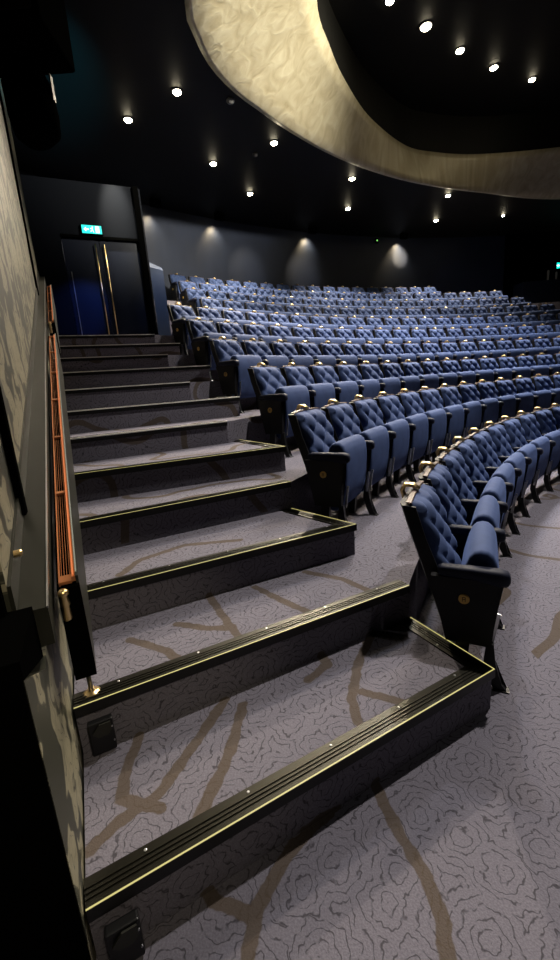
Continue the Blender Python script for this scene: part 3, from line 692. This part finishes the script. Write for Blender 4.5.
# ------------------------------------------------------------------ hanging loudspeaker and stage light, top left
def cam_pt(px, py, dist):
    return None
t = thing('hanging_loudspeaker', 'large black loudspeaker cabinet hanging at the top left corner', 'loudspeaker', (-1.60, 3.45, 3.80), 0)
bm = bmesh.new(); add_box(bm, (0, 0, 0.50), (0.66, 0.50, 1.0)); bevel(bm, 0.02); obj('cabinet', bm, M['black'], t)
bm = bmesh.new(); add_box(bm, (0, -0.256, 0.50), (0.58, 0.012, 0.92)); obj('grille', bm, M['shell'], t)
bm = bmesh.new(); add_tube(bm, [(0, 0, 1.0), (0, 0, ZC-3.8)], 0.025, 8); obj('hanger', bm, M['iron'], t, True)
t = thing('stage_light', 'black stage light with rounded end hanging below the loudspeaker', 'stage light', (-1.60, 3.60, 3.80), 0)
bm = bmesh.new(); add_tube(bm, [(0.0, 0.0, -0.06), (0.0, 0, -0.12), (0.01, 0, -0.30), (0.02, 0, -0.42), (0.03, 0, -0.46)], [0.14, 0.165, 0.17, 0.155, 0.11], 20); obj('body', bm, M['black'], t, True)
bm = bmesh.new(); add_box(bm, (0.178, 0, -0.14), (0.008, 0.04, 0.16)); obj('yoke', bm, M['iron'], t)
bm = bmesh.new(); add_tube(bm, [(0.0, 0, -0.07), (0.0, 0, -0.001)], 0.03, 8); obj('clamp', bm, M['iron'], t)
l = spot((-1.62, 3.9, 3.75), (-3.0, 7.4, 6.2), 2600, 26, 0.9, (0.08, 0.55, 0.8), 0.05, 'teal_stage_light')

# ------------------------------------------------------------------ the theatre seat
SEAT_W = 0.50
def tufted_back():
    bm = bmesh.new(); NX, NZ = 36, 44
    wd, ht = 0.455, 0.52
    tilt = 0.32
    grid = []
    for j in range(NZ+1):
        row = []
        v = j/NZ
        for i in range(NX+1):
            u = i/NX
            x = (u-0.5)*wd*(1.0-0.04*v)
            zz = v*ht
            # diamond tufting
            p_, q_ = u*2.2+0.4, v*2.9
            a = p_+q_; b = p_-q_
            h = (abs(math.sin(PI*a))*abs(math.sin(PI*b)))**0.55
            h2 = abs(math.sin(PI*a*0.5)*math.sin(PI*b*0.5))
            depth = 0.038*h
            ed = min(min(u, 1-u)/0.10, 1.0)*1.0
            ev = min(min(v+0.06, 1-v)/0.08, 1.0)
            edge = max(0.0, 1-(1-ed)**2)*max(0.0, 1-(1-ev)**2)
            y = -(0.045 + depth)*math.sqrt(max(edge, 0.0)) if edge < 1 else -(0.045+depth)
            # rounded top corners
            r = 0.07; cxn = wd/2-r; 
            if zz > ht-r and abs(x) > cxn:
                dx = abs(x)-cxn; dz = zz-(ht-r); m_ = math.hypot(dx, dz)
                mm = max(dx, dz); 
                if m_ > 1e-6:
                    s = mm/m_; x = math.copysign(cxn+dx*s, x); zz = ht-r+dz*s
            row.append((x, y, zz))
        grid.append(row)
    def tr(x, y, z):
        yy = y*math.cos(tilt) ; zz = z*math.cos(tilt)-y*math.sin(tilt)*-1*0 
        return (x, -0.005 - (0.50 - z)*math.sin(tilt) + y*math.cos(tilt), 0.375 + z*math.cos(tilt) + y*math.sin(tilt)*0.3)
    V = [[bm.verts.new(tr(*p)) for p in row] for row in grid]
    for j in range(NZ):
        for i in range(NX): bm.faces.new((V[j][i], V[j][i+1], V[j+1][i+1], V[j+1][i]))
    # back side
    Bk = [[None]*(NX+1) for _ in range(NZ+1)]
    loop = [(0, i) for i in range(NX+1)] + [(j, NX) for j in range(1, NZ+1)] + [(NZ, i) for i in range(NX-1, -1, -1)] + [(j, 0) for j in range(NZ-1, 0, -1)]
    bv = [bm.verts.new(tr(grid[j][i][0], 0.012, grid[j][i][2])) for j, i in loop]
    n = len(loop)
    for k in range(n):
        j, i = loop[k]; j2, i2 = loop[(k+1) % n]
        bm.faces.new((V[j][i], V[j2][i2], bv[(k+1) % n], bv[k]))
    bm.faces.new(bv)
    return bm, tr
def lerp(a, b, f): return a+(b-a)*f
def make_seat():
    t = thing('theatre_seat', 'x', 'seat')
    bm, tr = tufted_back(); obj('backrest', bm, M['velvet'], t, True)['label'] = 'blue button tufted backrest'
    # black shell behind
    bm = bmesh.new()
    sec = []
    for z in (-0.10, 0.10, 0.35, 0.505):
        hw = 0.252 if z < 0.4 else 0.236
        fr = 0.02 if z > 0.3 else 0.035
        sec.append([tr(-hw, -fr, z), tr(-hw, 0.045, z), tr(-hw*0.8, 0.065, z), tr(hw*0.8, 0.065, z), tr(hw, 0.045, z), tr(hw, -fr, z), tr(hw-0.012, -fr, z), tr(hw-0.012, 0.016, z), tr(-hw+0.012, 0.016, z), tr(-hw+0.012, -fr, z)])
    vs = [[bm.verts.new(p) for p in s] for s in sec]
    for a, b in zip(vs, vs[1:]):
        for k in range(10): bm.faces.new((a[k], a[(k+1) % 10], b[(k+1) % 10], b[k]))
    bm.faces.new(vs[0]); bm.faces.new(vs[-1])
    obj('back_shell', bm, M['shell'], t)
    # wood cap rail, thin and gently crowned
    bm = bmesh.new(); A = []; 
    prev = None
    N = 8
    ring = []
    for k in range(N+1):
        u = k/N*2-1; x = u*0.225; zc = 0.517 + 0.010*(1-u*u)
        ring.append([bm.verts.new(tr(x, yy, zc+dz)) for yy, dz in ((-0.004, 0), (-0.003, 0.006), (0.020, 0.007), (0.028, 0.0))])
    for a, b in zip(ring, ring[1:]):
        for k in range(4): bm.faces.new((a[k], a[(k+1) % 4], b[(k+1) % 4], b[k]))
    bm.faces.new(ring[0][::-1]); bm.faces.new(ring[-1])
    obj('cap_rail', bm, M['wood'], t)
    # brass grip hooked over the top
    bm = bmesh.new()
    pts = [tr(0, -0.015, 0.535), tr(0, 0.015, 0.556), tr(0, 0.055, 0.552), tr(0, 0.082, 0.520), tr(0, 0.088, 0.46), tr(0, 0.070, 0.41)]
    prev = None; half = [0.022, 0.030, 0.030, 0.024, 0.020, 0.024]
    rg = []
    for k, p in enumerate(pts):
        p = Vector(p); d = (Vector(pts[min(k+1, 5)])-Vector(pts[max(k-1, 0)])).normalized(); nrm = d.cross(Vector((1, 0, 0))).normalized()
        hw = half[k]
        rg.append([bm.verts.new(p+Vector((hw*math.cos(a_), 0, 0))+nrm*0.013*math.sin(a_)) for a_ in [2*PI*m_/8 for m_ in range(8)]])
    for a, b in zip(rg, rg[1:]):
        for k in range(8): bm.faces.new((a[k], a[(k+1) % 8], b[(k+1) % 8], b[k]))
    bm.faces.new(rg[0][::-1]); bm.faces.new(rg[-1])
    obj('brass_grip', bm, M['brass'], t, True)
    # tipped up seat cushion
    bm = bmesh.new()
    prof = [(-0.20, 0.22), (-0.20, 0.40), (-0.245, 0.60), (-0.275, 0.66), (-0.345, 0.665), (-0.385, 0.61), (-0.39, 0.47), (-0.37, 0.30), (-0.33, 0.17), (-0.26, 0.15)]
    secs = []
    for x, s in ((-0.232, 0.90), (-0.226, 0.985), (-0.18, 1.0), (-0.06, 1.02), (0.06, 1.02), (0.18, 1.0), (0.226, 0.985), (0.232, 0.90)):
        cy_, cz_ = -0.28, 0.40
        secs.append([bm.verts.new((x, cy_+(y-cy_)*s, cz_+(z-cz_)*(s*0.5+0.5))) for y, z in prof])
    for a, b in zip(secs, secs[1:]):
        for k in range(len(prof)): bm.faces.new((a[k], a[(k+1) % len(prof)], b[(k+1) % len(prof)], b[k]))
    bm.faces.new(secs[0][::-1]); bm.faces.new(secs[-1])
    cush = obj('seat_cushion', bm, M['velvet'], t, True)
    m_ = cush.modifiers.new('s', 'SUBSURF'); m_.levels = 1; m_.render_levels = 1
    for sx in (-1, 1):
        bm = bmesh.new(); add_loft(bm, [(sx*0.236, -0.375, 0.20), (sx*0.236, -0.36, 0.20), (sx*0.236, -0.385, 0.36), (sx*0.236, -0.40, 0.36)], [(sx*0.230, -0.375, 0.20), (sx*0.230, -0.36, 0.20), (sx*0.230, -0.385, 0.36), (sx*0.230, -0.40, 0.36)])
        obj('hinge_strip', bm, M['chrome'], t)
    return t
def arm_bm(x):
    bm = bmesh.new()
    sec = []
    for y, hw, z0, z1 in ((-0.430, 0.016, 0.550, 0.575), (-0.420, 0.027, 0.535, 0.592), (-0.39, 0.032, 0.530, 0.600), (-0.28, 0.030, 0.548, 0.600), (-0.15, 0.026, 0.552, 0.598), (-0.13, 0.022, 0.56, 0.59)):
        sec.append([bm.verts.new((x+hw*cx_, y, z)) for cx_, z in ((-1, lerp(z0, z1, .2)), (-1, lerp(z0, z1, .8)), (-0.75, z1), (0.75, z1), (1, lerp(z0, z1, .8)), (1, lerp(z0, z1, .2)), (0.75, z0), (-0.75, z0))])
    for a, b in zip(sec, sec[1:]):
        for k in range(8): bm.faces.new((a[k], a[(k+1) % 8], b[(k+1) % 8], b[k]))
    bm.faces.new(sec[0][::-1]); bm.faces.new(sec[-1]); return bm
def extr(x, th, prof):
    bm = bmesh.new(); add_loft(bm, [(x-th/2, y, z) for y, z in prof], [(x+th/2, y, z) for y, z in prof])
    bmesh.ops.triangulate(bm, faces=[f for f in bm.faces if len(f.verts) > 4]); return bm
XS = -SP/2
def add_stand(t, end):
    obj('armrest', arm_bm(XS), M['arm'], t, True)
    if end:
        prof = [(-0.405, 0.548), (-0.375, 0.52), (-0.375, 0.36), (-0.365, 0.225), (-0.17, 0.225), (-0.10, 0.548)]
        obj('end_panel', extr(XS-0.004, 0.040, prof), M['shell'], t)
        bm = bmesh.new(); add_lathe(bm, [(0.024, 0.0), (0.024, -0.005), (0.021, -0.007)], (XS-0.0245, -0.245, 0.452), 24, 'x'); pl = obj('number_plaque', bm, M['plaque'], t); pl['label'] = 'round gold row plaque'
        bm = bmesh.new()
        for (y, z, sy, sz) in ((-0.239, 0.452, 0.003, 0.022), (-0.251, 0.452, 0.003, 0.022), (-0.245, 0.462, 0.014, 0.003), (-0.245, 0.452, 0.014, 0.003)): add_box(bm, (XS-0.0318, y, z), (0.0012, sy, sz))
        obj('lettering', bm, M['iron'], pl)
    else:
        prof = [(-0.405, 0.548), (-0.37, 0.52), (-0.365, 0.36), (-0.355, 0.225), (-0.17, 0.225), (-0.10, 0.548)]
        obj('standard', extr(XS, 0.034, prof), M['shell'], t)
    fl = [(-0.345, 0.235), (-0.375, 0.235), (-0.385, 0.14), (-0.415, 0.03), (-0.44, 0.0), (-0.385, 0.0), (-0.36, 0.05), (-0.335, 0.14)]
    lg = obj('leg', extr(XS, 0.030, fl[::-1]), M['iron'], t)
    bm = bmesh.new(); add_box(bm, (XS, -0.415, 0.003), (0.045, 0.065, 0.006)); obj('foot_plate', bm, M['iron'], lg)
    rl = [(-0.215, 0.235), (-0.275, 0.235), (-0.265, 0.12), (-0.25, 0.0), (-0.20, 0.0), (-0.205, 0.12)]
    obj('leg', extr(XS, 0.030, rl), M['iron'], t)
seat_mid = make_seat(); add_stand(seat_mid, False)
seat_end = make_seat(); add_stand(seat_end, True)
def copy_tree(o, parent=None):
    c = o.copy(); C.collection.objects.link(c)
    if parent is not None: c.parent = parent
    for ch in list(o.children): copy_tree(ch, c)
    return c
def proj(x, y, z):
    v = Vector((x, y, z-EYE)); d = v.dot(fw)
    return 280+FPX*v.dot(rt)/d, 480-FPX*v.dot(up)/d
TH0 = [153.30, 149.51, 145.29, 143.11, 140.98, 139.27, 134.12, 133.05, 131.61, 130.7]
ROWN = ['front', 'second', 'third', 'fourth', 'fifth', 'sixth', 'seventh', 'eighth', 'ninth', 'tenth and last']
NUM = ['first', 'second', 'third', 'fourth', 'fifth', 'sixth', 'seventh', 'eighth', 'ninth', 'tenth', 'eleventh', 'twelfth', 'thirteenth', 'fourteenth', 'fifteenth', 'sixteenth', 'seventeenth', 'eighteenth', 'nineteenth', 'twentieth',
       'twenty-first', 'twenty-second', 'twenty-third', 'twenty-fourth', 'twenty-fifth', 'twenty-sixth', 'twenty-seventh', 'twenty-eighth', 'twenty-ninth', 'thirtieth', 'thirty-first', 'thirty-second']
ENDL = ['navy tufted end seat with gold plaque, nearest the camera, beside the bottom step', 'navy tufted end seat with gold plaque beside the third step, first of second row',
        'navy tufted end seat at the stairs, first of the third row', 'navy tufted end seat at the stairs, first of the fourth row']
used = {True: False, False: False}
for k in range(10):
    R = R0 + DR*k
    last = {6: 95.2, 7: 95.7, 8: 96.6, 9: 101.5}.get(k, 60)
    idx = 0
    while True:
        a = TH0[k] - math.degrees(idx*SP/R)
        if a < last or idx >= len(NUM): break
        p = arc(R, a); z = TIER*k
        x1, y1 = proj(p.x, p.y, z+0.6)
        if x1 > 592: break
        end = idx == 0
        src = seat_end if end else seat_mid
        if not used[end]: o = src; used[end] = True
        else: o = copy_tree(src)
        o.location = (p.x, p.y, z); o.rotation_euler = (0, 0, math.radians(a-90))
        if end and k < 4: o['label'] = ENDL[k]
        elif end: o['label'] = 'navy tufted end seat at the stairs, first of the %s row' % ROWN[k]
        else: o['label'] = 'navy tufted folding seat, %s from the stairs in the %s row' % (NUM[idx], ROWN[k])
        o['category'] = 'theatre seat'; o['group'] = 'seats of the %s row' % ROWN[k]
        idx += 1
print('objects', len(C.objects))
